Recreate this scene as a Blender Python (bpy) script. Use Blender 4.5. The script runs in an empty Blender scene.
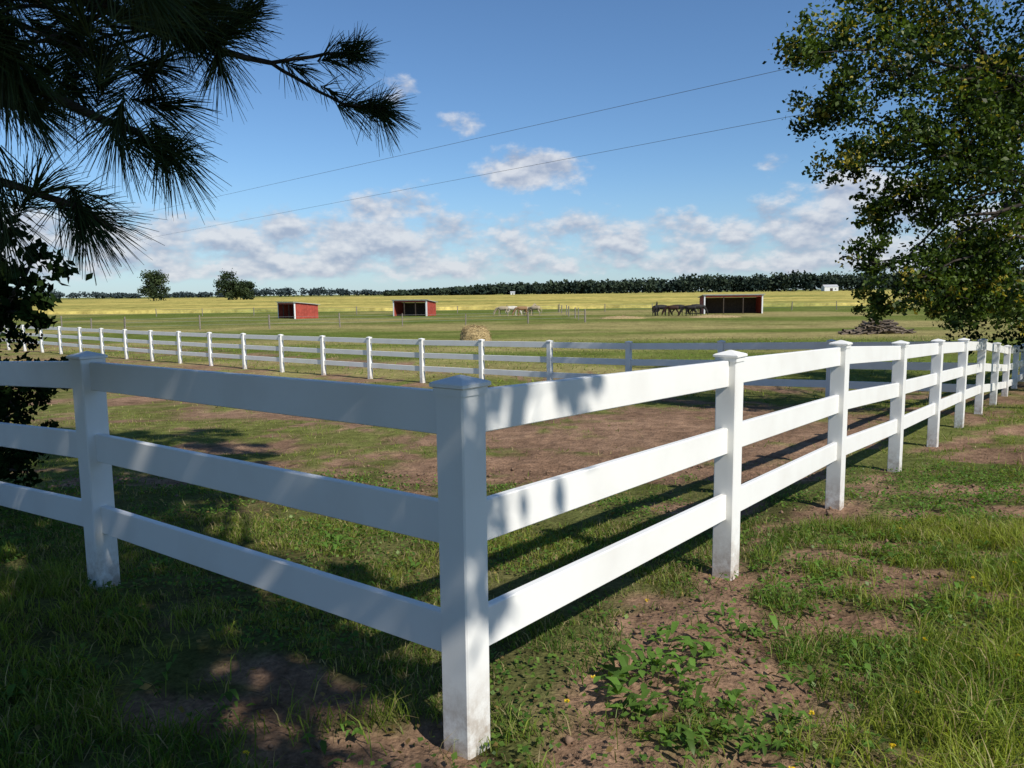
import bpy, math, numpy as np, bmesh
from mathutils import Matrix, Vector
R=np.random.default_rng(7)
scene=bpy.context.scene
CZ=1.65
# ---------------------------------------------------------------- helpers
def link(o,parent=None):
    scene.collection.objects.link(o)
    if parent: o.parent=parent
    return o
def np_mesh(name,V,F,mats,col=None,smooth=False,parent=None):
    V=np.asarray(V,dtype=np.float32); F=np.asarray(F,dtype=np.int32)
    me=bpy.data.meshes.new(name)
    k=F.shape[1]
    me.vertices.add(len(V)); me.vertices.foreach_set('co',V.ravel())
    me.loops.add(F.size); me.loops.foreach_set('vertex_index',F.ravel())
    me.polygons.add(len(F)); me.polygons.foreach_set('loop_start',np.arange(0,F.size,k,dtype=np.int32))
    me.polygons.foreach_set('loop_total',np.full(len(F),k,dtype=np.int32))
    if smooth: me.polygons.foreach_set('use_smooth',np.ones(len(F),dtype=bool))
    me.update(calc_edges=True)
    if col is not None:
        a=me.color_attributes.new('col','FLOAT_COLOR','POINT')
        c=np.ones((len(V),4),dtype=np.float32); c[:,:3]=col
        a.data.foreach_set('color',c.ravel())
    for m in (mats if isinstance(mats,(list,tuple)) else [mats]): me.materials.append(m)
    return link(bpy.data.objects.new(name,me),parent)
class PM:
    """polygon soup builder"""
    def __init__(s): s.v=[];s.f=[];s.m=[]
    def add(s,vs,fs,m=0):
        b=len(s.v); s.v+= [tuple(v) for v in vs]; s.f+=[tuple(i+b for i in f) for f in fs]; s.m+=[m]*len(fs)
    def box(s,c,h,m=0):
        vs=[]
        for sx in(-1,1):
            for sy in(-1,1):
                for sz in(-1,1):
                    vs.append(Vector((sx*h[0],sy*h[1],sz*h[2]))+Vector(c))
        s.add(vs,[(0,1,3,2),(4,6,7,5),(0,4,5,1),(2,3,7,6),(0,2,6,4),(1,5,7,3)],m)
    def loft(s,rings,m=0,cap=True):
        n=len(rings[0]); vs=[p for r in rings for p in r]; fs=[]
        for i in range(len(rings)-1):
            for j in range(n):
                a=i*n+j;b=i*n+(j+1)%n
                fs.append((a,b,b+n,a+n))
        if cap: fs.append(tuple(range(n))[::-1]); fs.append(tuple(range((len(rings)-1)*n,len(rings)*n)))
        s.add(vs,fs,m)
    def obj(s,name,mats,parent=None):
        me=bpy.data.meshes.new(name); me.from_pydata(s.v,[],s.f)
        for m in mats: me.materials.append(m)
        for p,mi in zip(me.polygons,s.m): p.material_index=mi
        me.update()
        bm=bmesh.new(); bm.from_mesh(me); bmesh.ops.recalc_face_normals(bm,faces=bm.faces); bm.to_mesh(me); bm.free()
        return link(bpy.data.objects.new(name,me),parent)
def h2(i,j,s): 
    v=np.sin(i*127.1+j*311.7+s*74.7)*43758.5453
    return v-np.floor(v)
def vn(x,y,s=0):
    x=np.asarray(x,dtype=np.float64);y=np.asarray(y,dtype=np.float64)
    i=np.floor(x);j=np.floor(y);fx=x-i;fy=y-j;fx=fx*fx*(3-2*fx);fy=fy*fy*(3-2*fy)
    return (h2(i,j,s)*(1-fx)+h2(i+1,j,s)*fx)*(1-fy)+(h2(i,j+1,s)*(1-fx)+h2(i+1,j+1,s)*fx)*fy
def fbm(x,y,s=0,o=4):
    t=0;a=.5;n=0
    for k in range(o):
        c,sn=math.cos(.6*k),math.sin(.6*k)
        t=t+a*vn((x*c-y*sn)*2**k+k*7.3,(x*sn+y*c)*2**k-k*3.1,s+k);n+=a;a*=.5
    return t/n
def sst(a,b,x):
    t=np.clip((x-a)/(b-a),0,1);return t*t*(3-2*t)
def lerp(a,b,t): return np.asarray(a)[None,:]*(1-t[:,None])+np.asarray(b)[None,:]*t[:,None]
# ---------------------------------------------------------------- materials
def newmat(name):
    m=bpy.data.materials.new(name);m.use_nodes=True
    nt=m.node_tree;nt.nodes.clear()
    return m,nt,nt.nodes.new('ShaderNodeOutputMaterial')
def simple(name,col,rough=.7,var=.15,scale=8,bump=0.0,metal=0,spec=.3):
    m,nt,o=newmat(name);N=nt.nodes.new
    b=N('ShaderNodeBsdfPrincipled');tc=N('ShaderNodeTexCoord');n=N('ShaderNodeTexNoise')
    n.inputs['Scale'].default_value=scale;n.inputs['Detail'].default_value=5
    nt.links.new(tc.outputs['Object'],n.inputs['Vector'])
    r=N('ShaderNodeValToRGB')
    c2=tuple(c*(1-var*2) for c in col)
    r.color_ramp.elements[0].position=.35;r.color_ramp.elements[1].position=.65
    r.color_ramp.elements[0].color=(*c2,1);r.color_ramp.elements[1].color=(*col,1)
    nt.links.new(n.outputs['Fac'],r.inputs['Fac']);nt.links.new(r.outputs['Color'],b.inputs['Base Color'])
    b.inputs['Roughness'].default_value=rough;b.inputs['Metallic'].default_value=metal
    b.inputs['Specular IOR Level'].default_value=spec
    if bump:
        bp=N('ShaderNodeBump');bp.inputs['Strength'].default_value=bump;bp.inputs['Distance'].default_value=.02
        nt.links.new(n.outputs['Fac'],bp.inputs['Height']);nt.links.new(bp.outputs['Normal'],b.inputs['Normal'])
    nt.links.new(b.outputs[0],o.inputs[0]);return m
def leafmat(name,trans=.3,gloss=.05):
    m,nt,o=newmat(name);N=nt.nodes.new
    a=N('ShaderNodeAttribute');a.attribute_name='col'
    b=N('ShaderNodeBsdfDiffuse')
    nt.links.new(a.outputs['Color'],b.inputs['Color']);out=b.outputs[0]
    if trans>0:
        t=N('ShaderNodeBsdfTranslucent');mx=N('ShaderNodeMixShader');mx.inputs[0].default_value=trans
        g=N('ShaderNodeMixRGB');g.blend_type='MULTIPLY';g.inputs[0].default_value=1;g.inputs[2].default_value=(1.35,1.4,.5,1)
        nt.links.new(a.outputs['Color'],g.inputs[1]);nt.links.new(g.outputs[0],t.inputs['Color'])
        nt.links.new(out,mx.inputs[1]);nt.links.new(t.outputs[0],mx.inputs[2]);out=mx.outputs[0]
    if gloss>0:
        gl=N('ShaderNodeBsdfGlossy');gl.inputs['Roughness'].default_value=.45;gl.inputs['Color'].default_value=(1,.97,.85,1)
        m2=N('ShaderNodeMixShader');m2.inputs[0].default_value=gloss
        nt.links.new(out,m2.inputs[1]);nt.links.new(gl.outputs[0],m2.inputs[2]);out=m2.outputs[0]
    nt.links.new(out,o.inputs[0]);return m
M_leaf=leafmat('leaf',.3,.015);M_grass=leafmat('grass_blade',.36,.012);M_needle=leafmat('pine_needle',0,.02)
M_far=leafmat('far_foliage',0,0);M_turf=leafmat('far_turf_blade',0,0)
M_bark=simple('bark',(.075,.06,.048),.9,.3,14,.8)
M_red=simple('barn_red_paint',(.40,.07,.045),.6,.15,3)
M_white=simple('white_trim_paint',(.75,.75,.73),.5,.04,5)
M_dark=simple('old_wood',(.08,.06,.045),.9,.2,5)
M_roof=simple('roof_metal',(.5,.5,.5),.5,.08,3)
M_hay=simple('hay',(.50,.37,.18),.95,.25,18,.9)
M_wood=simple('weathered_wood',(.30,.26,.21),.9,.25,12,.5)
M_wire=simple('wire_metal',(.10,.10,.11),.5,.05,4)
M_gwire=simple('galvanised_wire',(.3,.3,.3),.5,.05,4)
def vinyl():
    m,nt,o=newmat('white_vinyl');N=nt.nodes.new;L=nt.links.new
    b=N('ShaderNodeBsdfPrincipled');b.inputs['Roughness'].default_value=.42;b.inputs['Specular IOR Level'].default_value=.3
    at=N('ShaderNodeAttribute');at.attribute_name='hgt'
    tc=N('ShaderNodeTexCoord');n=N('ShaderNodeTexNoise');n.inputs['Scale'].default_value=11;n.inputs['Detail'].default_value=6;n.inputs['Roughness'].default_value=.75
    L(tc.outputs['Object'],n.inputs['Vector'])
    mr=N('ShaderNodeMapRange');mr.inputs[1].default_value=.0;mr.inputs[2].default_value=.34;mr.inputs[3].default_value=.9;mr.inputs[4].default_value=0
    L(at.outputs['Fac'],mr.inputs[0])
    mu=N('ShaderNodeMath');mu.operation='MULTIPLY';L(mr.outputs[0],mu.inputs[0])
    r=N('ShaderNodeMapRange');r.inputs[1].default_value=.38;r.inputs[2].default_value=.62;L(n.outputs['Fac'],r.inputs[0]);L(r.outputs[0],mu.inputs[1])
    n2=N('ShaderNodeTexNoise');n2.inputs['Scale'].default_value=2.5;n2.inputs['Detail'].default_value=5;L(tc.outputs['Object'],n2.inputs['Vector'])
    r2=N('ShaderNodeMapRange');r2.inputs[1].default_value=.45;r2.inputs[2].default_value=.8;r2.inputs[3].default_value=0;r2.inputs[4].default_value=.16;L(n2.outputs['Fac'],r2.inputs[0])
    ad=N('ShaderNodeMath');ad.operation='ADD';ad.use_clamp=True;L(mu.outputs[0],ad.inputs[0]);L(r2.outputs[0],ad.inputs[1])
    mx=N('ShaderNodeMixRGB');mx.inputs[1].default_value=(.83,.82,.78,1);mx.inputs[2].default_value=(.33,.25,.18,1)
    L(ad.outputs[0],mx.inputs[0]);L(mx.outputs[0],b.inputs['Base Color']);L(b.outputs[0],o.inputs[0])
    return m
M_vinyl=vinyl()
# ---------------------------------------------------------------- terrain
gy=np.array([-400,-20,0,2.66,4.6,6.5,8.5,10.4,12.4,14.3,16.2,18.2,20.8,24,28.4,35,50,80,100,5000.])
gzv=np.array([-1.5,-1.58,-1.62,-1.64,-1.75,-1.90,-2.05,-2.16,-2.25,-2.36,-2.5,-2.6,-2.69,-2.78,-2.84,-2.9,-3.1,-3.33,-3.4,-3.4])+CZ
def gbase(x,y):
    x=np.asarray(x,float);y=np.asarray(y,float)
    z=(np.interp(y-.5,gy,gzv)+np.interp(y,gy,gzv)+np.interp(y+.5,gy,gzv))/3
    return z+.08*sst(0,2,-x)*sst(12,5,y)
CN=np.array([-.18,2.657])
def outer(x,y): return (x-CN[0])*.793-(y-CN[1])*.609
def alongR(x,y): return (x-CN[0])*.609+(y-CN[1])*.793
def outerL(x,y): return -((x-CN[0])*.592+(y-CN[1])*.806)
def backd(x,y): return -((x-1.03)*.623+(y-20.8)*.782)
def dirt(x,y):
    d=outer(x,y);a=alongR(x,y);f=fbm(x*1.1,y*1.1,3,5)
    wob=(fbm(a*.9,a*.0+2,71,3)-.5)
    p=np.exp(-((d-.1-wob*.9)/(.36+.5*wob))**2)*sst(-.8,.3,a)*(.62+.5*wob)
    p=np.maximum(p,.42*sst(-.1,.2,d)*sst(2.0,1.0,d)*sst(-.5,.5,a))
    dl=outerL(x,y)
    p=np.maximum(p,np.exp(-((dl-.1)/.3)**2)*sst(3,0,(CN[0]-x))*.66)
    def g(cx,cy,rx,ry,s=1.): return s*np.exp(-(((x-cx)/rx)**2+((y-cy)/ry)**2))
    for c in[(1.72,3.75,.38,.18,1.05),(2.65,5.3,.42,.24,1),(.96,3.07,.36,.2,.95),(-.35,2.55,.6,.4,1.0),(.25,2.55,.5,.32,1.0),(.35,3.0,.35,.3,.85),(5.9,9.3,.9,.7,1),(4.4,7.4,.5,.5,.8),(-1.2,2.8,.4,.2,.8),
             (.75,3.75,.3,.25,.8),(7.6,11.5,.9,.9,.9),(2.2,4.2,.3,.14,.7),(1.95,3.0,.3,.12,.6),(3.5,6.2,.4,.3,.8),(3.2,5.0,.3,.15,.8),(1.35,2.5,.25,.12,.6),(2.7,4.1,.3,.12,.7),(4.3,6.3,.5,.3,.75),(5.2,7.4,.6,.4,.75)]:
        p=np.maximum(p,g(*c))
    inn=sst(.1,.7,-d)*sst(.2,1.5,-dl)*sst(-.6,.8,backd(x,y))
    q=np.maximum.reduce([g(3.0,12.3,6.0,3.8,.93),g(.6,8.9,2.8,1.9,.80),g(1.6,6.6,1.3,1.0,.62),g(4.8,15.2,3.8,2.4,.88),g(-3,16,6,2.6,.78),g(-4,11,3,1.5,.6),g(-9,20,6,3,.70),.43*sst(4.5,8,y)])
    p=np.maximum(p,q*inn)
    dd=backd(x,y)
    p=np.maximum(p,.64*np.exp(-((dd-.3)/.9)**2));p=np.maximum(p,.60*np.exp(-((dd+4)/2.4)**2))
    f2=fbm(x*4.1,y*4.1,21,3)
    return sst(.40,.66,p+.95*(f-.5)+.5*(f2-.5))
def gz(x,y):
    z=gbase(x,y);fade=sst(60,15,np.hypot(x,y))
    return z+fade*((fbm(x*1.1,y*1.1,11,4)-.5)*.08+(fbm(x*6,y*6,12,3)-.5)*.026)
def growth(a,b,step,lo,hi,g=1.085):
    L=list(np.arange(a,b,step));s=step;v=b
    while v<hi: L.append(v);s*=g;v+=s
    L.append(hi);s=step;v=a-step;P=[]
    while v>lo: P.append(v);s*=g;v-=s
    P.append(lo);return np.array(P[::-1]+L)
xs=growth(-5,7,.045,-3500,3500);ys=growth(1.2,9,.045,-400,4000,1.06)
X,Y=np.meshgrid(xs,ys);X=X.ravel();Y=Y.ravel()
Dm=dirt(X,Y)
Z=gz(X,Y)+Dm*sst(30,8,np.hypot(X,Y))*((fbm(X*13,Y*13,31,3)-.5)*.045-.012)
nx,ny=len(xs),len(ys)
I=np.arange((ny-1)*nx).reshape(ny-1,nx)[:,:-1].ravel()
F=np.stack([I,I+1,I+1+nx,I+nx],1)
def gcol(X,Y,Dm):
    n=fbm(X*.35,Y*.35,5,5);n2=fbm(X*2.2,Y*2.2,6,4)
    gr=lerp((.095,.12,.03),(.19,.18,.06),n)
    farc=lerp((.115,.145,.033),(.29,.245,.10),sst(.38,.70,fbm(X*.05,Y*.22,8,5)))
    t=sst(14,32,Y)
    gr=gr*(1-t[:,None])+farc*t[:,None]
    near=lerp((.10,.07,.042),(.07,.095,.025),n2)
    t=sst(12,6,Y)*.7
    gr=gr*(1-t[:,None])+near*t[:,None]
    di=lerp((.165,.098,.062),(.31,.20,.13),n2*.6+n*.4)
    return gr*(1-Dm[:,None])+di*Dm[:,None]
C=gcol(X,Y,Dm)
m,nt,o=newmat('ground_soil_and_turf');N=nt.nodes.new;L=nt.links.new
at=N('ShaderNodeAttribute');at.attribute_name='col';b=N('ShaderNodeBsdfDiffuse')
geo=N('ShaderNodeNewGeometry')
def noise(sc,de=5,ro=.6,vec=None):
    n=N('ShaderNodeTexNoise');n.inputs['Scale'].default_value=sc;n.inputs['Detail'].default_value=de;n.inputs['Roughness'].default_value=ro
    L(vec or geo.outputs['Position'],n.inputs['Vector']);return n.outputs['Fac']
na=noise(34,4,.7);nb=noise(3.3,4,.7);nc=noise(.4,4,.7)
def mapr(s,a,b_,c,d):
    r=N('ShaderNodeMapRange');r.inputs[1].default_value=a;r.inputs[2].default_value=b_;r.inputs[3].default_value=c;r.inputs[4].default_value=d;L(s,r.inputs[0]);return r.outputs[0]
def mul(a,b_):
    r=N('ShaderNodeMath');r.operation='MULTIPLY';L(a,r.inputs[0]);L(b_,r.inputs[1]);return r.outputs[0]
f=mul(mul(mapr(na,.3,.7,.62,1.38),mapr(nb,.3,.7,.62,1.38)),mapr(nc,.3,.7,.75,1.25))
vm=N('ShaderNodeVectorMath');vm.operation='SCALE';L(at.outputs['Color'],vm.inputs[0]);L(f,vm.inputs['Scale']);L(vm.outputs[0],b.inputs['Color'])
bp=N('ShaderNodeBump');bp.inputs['Strength'].default_value=.8;bp.inputs['Distance'].default_value=.02;L(na,bp.inputs['Height'])
bp2=N('ShaderNodeBump');bp2.inputs['Strength'].default_value=.6;bp2.inputs['Distance'].default_value=.12;L(nb,bp2.inputs['Height']);L(bp.outputs[0],bp2.inputs['Normal'])
L(bp2.outputs[0],b.inputs['Normal']);L(b.outputs[0],o.inputs[0])
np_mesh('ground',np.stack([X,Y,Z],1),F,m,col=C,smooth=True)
# ---------------------------------------------------------------- grass
def blades(x,y,h,w,col,lean,simple_=False):
    n=len(x);z=gz(x,y)-.006
    ya=R.uniform(0,2*np.pi,n);la=fbm(x*2.7,y*2.7,81,2)*14+R.normal(0,1.9,n)
    wx=np.cos(ya)*w*.5;wy=np.sin(ya)*w*.5;lx=np.cos(la)*lean*h;ly=np.sin(la)*lean*h
    hz=h*np.sqrt(np.clip(1-lean**2*.55,.06,1))
    if simple_:
        V=np.stack([np.stack([x-wx,y-wy,z],1),np.stack([x+wx,y+wy,z],1),np.stack([x+lx,y+ly,z+hz],1)],1)
        return V.reshape(-1,3),np.arange(n*3).reshape(n,3),np.repeat(col,3,0)
    V=np.empty((n,5,3))
    V[:,0]=np.stack([x-wx,y-wy,z],1);V[:,1]=np.stack([x+wx,y+wy,z],1)
    mx=x+lx*.35;my=y+ly*.35;mz=z+h*.58
    V[:,2]=np.stack([mx-wx*.8,my-wy*.8,mz],1);V[:,3]=np.stack([mx+wx*.8,my+wy*.8,mz],1)
    V[:,4]=np.stack([x+lx,y+ly,z+hz],1)
    b=(np.arange(n)*5)[:,None]
    return V.reshape(-1,3),np.concatenate([b+[0,1,2],b+[1,3,2],b+[2,3,4]]),np.repeat(col,5,0)
def zone(n,y0,y1,hs,ws,sm):
    t=R.uniform(0,1,n);y=np.sqrt(y0**2+t*(y1**2-y0**2));x=R.uniform(-1,1,n)*(.74*y+.7)
    D=dirt(x,y);cl=fbm(x*2.6,y*2.6,41,3);c2=fbm(x*10,y*10,43,2)
    d=outer(x,y);inside=(d<0)&(outerL(x,y)<0)&(backd(x,y)>0)
    lush=sst(.9,1.9,d)*sst(10,5,y)
    p=(1-D*.97)*np.maximum(sst(.34,.60,cl*.55+c2*.45),lush*.75)
    p=np.where(inside,p*np.interp(y,[4,9,12],[.9,.65,.45]),p)
    k=R.uniform(0,1,n)<p
    x=x[k];y=y[k];cl=cl[k];c2=c2[k];inside=inside[k];d=d[k];lush=lush[k];n=len(x)
    h=np.where(inside,R.uniform(.02,.06,n),R.uniform(.02,.095,n)+lush*R.uniform(.02,.18,n))
    h=h*(.2+1.0*cl+.9*c2)*hs
    leftg=(outerL(x,y)>0)&(x<-.4);h=np.where(leftg,h*1.15,h)
    w=R.uniform(.0022,.0052,n)*ws
    ln=np.clip(R.beta(2,1.4,n)*1.3,.1,1.3)
    hue=np.clip((fbm(x*.9,y*.9,51,3)-.5)*1.6+.5+R.normal(0,.22,n),0,1)
    col=lerp((.075,.15,.022),(.26,.30,.05),hue)*R.uniform(.65,1.2,n)[:,None]
    col=col*lerp((1,1,1),(1.35,1.3,1.0),lush)
    dead=R.uniform(0,1,n)<np.where(inside,.28,.14)
    col[dead]=np.array([.40,.32,.16])*R.uniform(.5,1.1,(dead.sum(),1))
    return blades(x,y,h,w,col,ln,sm)
def join(parts):
    off=0;VV=[];FF=[];CC=[]
    for v,f_,c in parts: VV.append(v);FF.append(f_+off);CC.append(c);off+=len(v)
    return np.concatenate(VV),np.concatenate(FF),np.concatenate(CC)
v,f_,c=join([zone(175000,1.25,6,1,1.3,False),zone(90000,6,17,1.05,3.2,True)])
np_mesh('grass',v,f_,M_grass,col=c)
v,f_,c=zone(38000,17,50,1.2,9,True)
np_mesh('grass',v,f_,M_turf,col=c)
# soil clods
n=6500
y=np.sqrt(R.uniform(1.3**2,9**2,n));x=R.uniform(-1,1,n)*(.72*y+.5);k=R.uniform(0,1,n)<dirt(x,y)*.95+.02;x=x[k];y=y[k];n=len(x)
oc=np.array([[1,0,0],[0,1,0],[-1,0,0],[0,-1,0],[0,0,.7],[0,0,-.7]]);of=np.array([[0,1,4],[1,2,4],[2,3,4],[3,0,4],[1,0,5],[2,1,5],[3,2,5],[0,3,5]])
sz=np.clip(R.exponential(.007,n)+.003,0,.032)
V=(oc[None]*R.uniform(.5,1.3,(n,6,3)))*sz[:,None,None]+np.stack([x,y,gz(x,y)+sz*.2],1)[:,None]
np_mesh('soil_clods',V.reshape(-1,3),(of[None]+(np.arange(n)*6)[:,None,None]).reshape(-1,3),simple('clod',(.25,.16,.105),.95,.2,20))
# ---------------------------------------------------------------- leaves
def leafset(P,size,col,flat=.0,aspect=.62):
    n=len(P)
    t=R.normal(0,1,(n,3));t/=np.linalg.norm(t,axis=1)[:,None]
    if flat>1: t[:,2]*=.35;t/=np.linalg.norm(t,axis=1)[:,None]
    nn=R.normal(0,1,(n,3));nn[:,2]+=flat
    s=np.cross(t,nn);s/=np.linalg.norm(s,axis=1)[:,None]+1e-9
    nn=np.cross(s,t)
    size=np.broadcast_to(np.asarray(size,float),(n,))[:,None]
    V=np.empty((n,4,3))
    V[:,0]=P-t*size*.5;V[:,2]=P+t*size*.5
    V[:,1]=P+s*size*aspect*.5+nn*size*.08;V[:,3]=P-s*size*aspect*.5+nn*size*.08
    return V.reshape(-1,3),np.arange(n*4).reshape(n,4),np.repeat(col,4,0)
n=60000
y=np.sqrt(R.uniform(1.3**2,8.5**2,n));x=R.uniform(-1,1,n)*(.72*y+.5);d=outer(x,y)
cv=fbm(x*1.6,y*1.6,91,4)+.20*np.exp(-((d-.8)/.6)**2)
k=(R.uniform(0,1,n)<sst(.48,.64,cv)*(1-dirt(x,y)*.75));x=x[k];y=y[k];n=len(x)
P_=np.stack([x,y,gz(x,y)+R.uniform(.008,.055,n)*(fbm(x*5,y*5,92,2)+.4)],1)
v,f_,c=leafset(P_,R.uniform(.012,.034,n),lerp((.05,.12,.02),(.15,.24,.04),R.uniform(0,1,n)),flat=2.5,aspect=.8)
np_mesh('clover',v,f_,M_leaf,col=c)
n=900;y=np.sqrt(R.uniform(1.3**2,8**2,n));x=R.uniform(-1,.4,n)*(.72*y+.5)
v,f_,c=leafset(np.stack([x,y,gz(x,y)+.02],1),R.uniform(.02,.05,n),lerp((.12,.08,.04),(.33,.24,.08),R.uniform(0,1,n)),flat=2.5,aspect=.6)
np_mesh('fallen_leaves',v,f_,M_leaf,col=c)
PP=[]
for (x,y) in[(.20,2.85),(.33,3.1),(1.28,2.45),(.9,2.35),(1.6,2.9),(2.6,4.2),(.7,3.9),(1.9,3.4),(3.1,4.6),(1.1,2.7),(2.2,3.2),(2.9,5.6),(-.9,2.4)]:
    q=R.normal(0,1,(16,3));q[:,2]=abs(q[:,2])*.5;q/=np.linalg.norm(q,axis=1)[:,None]
    PP.append(np.array([x,y,float(gz(x,y))+R.uniform(.05,.09)])+q*.008)
PP=np.concatenate(PP);v,f_,c=leafset(PP,.013,np.tile([.75,.55,.03],(len(PP),1)),flat=1.5);np_mesh('dandelions',v,f_,M_leaf,col=c)
def tube(segs,sides=6):
    VV=[];FF=[];off=0
    for p0,p1,r0,r1 in segs:
        p0=np.array(p0,float);p1=np.array(p1,float);d=p1-p0;L_=np.linalg.norm(d)
        if L_<1e-6: continue
        d/=L_;a=np.cross(d,[0,0,1] if abs(d[2])<.9 else [1,0,0]);a/=np.linalg.norm(a);b=np.cross(d,a)
        an=np.arange(sides)*2*np.pi/sides
        ring=np.cos(an)[:,None]*a+np.sin(an)[:,None]*b
        VV.append(np.concatenate([p0+ring*r0,p1+ring*r1]))
        j=np.arange(sides);k=(j+1)%sides
        FF.append(np.stack([j,k,k+sides,j+sides],1)+off);off+=2*sides
    return np.concatenate(VV),np.concatenate(FF)
def crook(p0,p1,r0,r1,n=5,j=.08,sag=0):
    p0=np.array(p0,float);p1=np.array(p1,float);L_=np.linalg.norm(p1-p0)
    pts=[p0+(p1-p0)*i/n+(R.normal(0,j*L_/n**.5*.5,3) if 0<i<n else 0)+np.array([0,0,sag*L_*math.sin(math.pi*i/n)]) for i in range(n+1)]
    rs=[r0+(r1-r0)*i/n for i in range(n+1)]
    return [(pts[i],pts[i+1],rs[i],rs[i+1]) for i in range(n)]
def tree(name,base,fork,clusters,leaf,ca,cb,cyel=None,yelf=0,tr=.2,limb=.28,spray=70,mat=None):
    e=link(bpy.data.objects.new(name,None))
    segs=crook(base,fork,tr,tr*.6,6,.05)
    LP=[];LC=[];LS=[]
    for (cx,cy,cz,r,nl) in clusters:
        c=np.array([cx,cy,cz])
        st=np.array(fork)+(np.array(base)-np.array(fork))*R.uniform(-.15,.35)
        segs+=crook(st,c,tr*limb,.010,6,.12,.05)
        ns=max(5,int(nl/spray))
        for i in range(ns):
            d=R.normal(0,1,3);d/=np.linalg.norm(d);q=c+d*r*R.uniform(.25,1.1)*np.array([1,1,.85])
            if i%2==0: segs+=crook(c,q,.010,.003,2,.1)
            k=nl//ns
            rr=r*R.uniform(.18,.40)
            LP.append(q+R.normal(0,1,(k,3))*rr*np.array([.75,.75,.55])*.8)
            s=R.uniform(.0,1)
            cc=lerp(ca,cb,np.clip(s+R.normal(0,.2,k),0,1))
            if cyel is not None and R.uniform()<yelf*(1.5 if d[2]>0 else .6):
                yy=R.uniform(0,1,k)<.5;cc[yy]=np.array(cyel)*R.uniform(.6,1.1,(yy.sum(),1))
            LC.append(cc);LS.append(R.uniform(.65,1.25,k)*leaf)
    v,f_=tube(segs,5);np_mesh('trunk_and_limbs',v,f_,M_bark,smooth=True,parent=e)
    v,f_,c=leafset(np.concatenate(LP),np.concatenate(LS),np.concatenate(LC),flat=.4)
    np_mesh('foliage',v,f_,mat or M_leaf,col=c,parent=e)
    return e
cl=[(5.25,13.6,3.97,.7,1100),(5.87,14,4.45,.8,1600),(5.8,14.3,3.12,.7,1500),(6.45,13.6,3.7,.9,2100),(5.95,14,2.16,.55,1000),(6.9,13.8,2.5,.85,2300),
    (6.6,14.2,1.3,.5,1100),(7.45,14,1.6,.85,2300),(6.45,13.9,.45,.5,900),(7.2,13.8,.1,.6,1500),(6.85,14.4,-.3,.42,800),(8.1,14.3,.6,.85,2400),(8.8,13.8,-.1,.75,2000),(7.9,14,-.15,.6,1500),
    (8.1,13.8,2.1,.95,2600),(8.0,14,3.2,1,2800),(7.5,14,4.5,1,2600),(8.8,14.4,3.9,1,2500),(8.9,14,2.3,1,2600),(8.9,14.3,1.0,.95,2600),(6.9,14.2,5.0,.8,1300),(8.5,14.6,-.1,.6,1200),
    (8,14,6,1.3,1200),(6.4,14.3,5.6,.9,900),(10,13,5.5,1.5,1300),(12,14,7.5,1.8,1300),(10.6,14.6,3.2,1.3,1200),(13.5,13.2,4.5,1.7,1200),(12.6,15,2.2,1.2,900),(10,14.4,8,1.6,1000),(14,15.5,6.5,1.7,1000)]
cl=[(a,b_,c+CZ,d,e_) for a,b_,c,d,e_ in cl]
tree('cottonwood_tree',(11.6,14,float(gbase(11.6,14))-.1),(11,14,CZ+2.3),cl,.095,(.010,.026,.006),(.09,.14,.022),(.40,.33,.05),.18,tr=.24,limb=.22,spray=60)
cl=[]
for i in range(30):
    a=R.uniform(0,6.28);h=R.uniform(-1,9);rr=2.7*math.sqrt(R.uniform(.1,1))
    cl.append((14.7+rr*math.cos(a),19.5+rr*math.sin(a),h+CZ,1.25,1250))
tree('oak_tree',(14.7,19.5,float(gbase(14.7,19.5))-.1),(14.7,19.5,CZ+4),cl,.14,(.008,.02,.006),(.03,.052,.013),None,0,tr=.24,mat=M_far)
# maple beside / above the camera: gives the dappled shade
EL=math.radians(43);sv=np.array([.66,-.75]);sv=sv/np.linalg.norm(sv)
SD=-sv/math.tan(EL)
cl=[]
for i in range(5000):
    if len(cl)>=150: break
    gx=R.uniform(-9,.6);gyy=R.uniform(.2,12.5)
    lat=gx*.75+gyy*.66
    lim=1.74+max(0,(gyy-4.2))*.40
    if lat>lim or lat<-4.5: continue
    h=R.uniform(4.2,8.3)+max(0,gyy-5)*.55
    px,py=gx-SD[0]*h,gyy-SD[1]*h
    if py>0 and (h-1.65-1)/py<.5: continue
    if any((px-c[0])**2+(py-c[1])**2+(h-c[2])**2<.64**2 for c in cl): continue
    cl.append((px,py,h,R.uniform(.45,.8),300))
tree('maple_tree',(2.2,-2.9,-.05),(2.0,-2.6,4.2),cl,.175,(.02,.04,.012),(.06,.09,.02),None,0,tr=.2,mat=M_far)
cl=[]
for c in[(-2.42,3.65,.0,.25),(-2.55,3.7,-.17,.25),(-2.25,3.6,.1,.16),(-2.7,3.8,.3,.3),(-2.9,3.9,0,.35),(-3.2,4.1,.5,.4),(-2.55,3.6,-.02,.2),(-3.0,4.2,1.1,.4),(-2.75,3.8,.62,.25),(-3.4,4,.9,.4),(-2.2,3.55,-.08,.12),(-2.6,3.7,-.1,.3),(-2.5,3.7,.18,.2)]:
    cl.append((c[0],c[1],c[2]+CZ,c[3],int(1500*c[3]+60)))
tree('elm_sapling',(-3.5,4.3,float(gbase(-3.5,4.3))-.05),(-3.35,4.2,1.4),cl,.052,(.008,.021,.006),(.026,.045,.012),None,0,tr=.035,mat=M_far)
cl=[(-4.3+R.normal(0,.30),6.0+R.normal(0,.35),R.uniform(-.15,1.35),.3,420) for i in range(36)]
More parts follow.
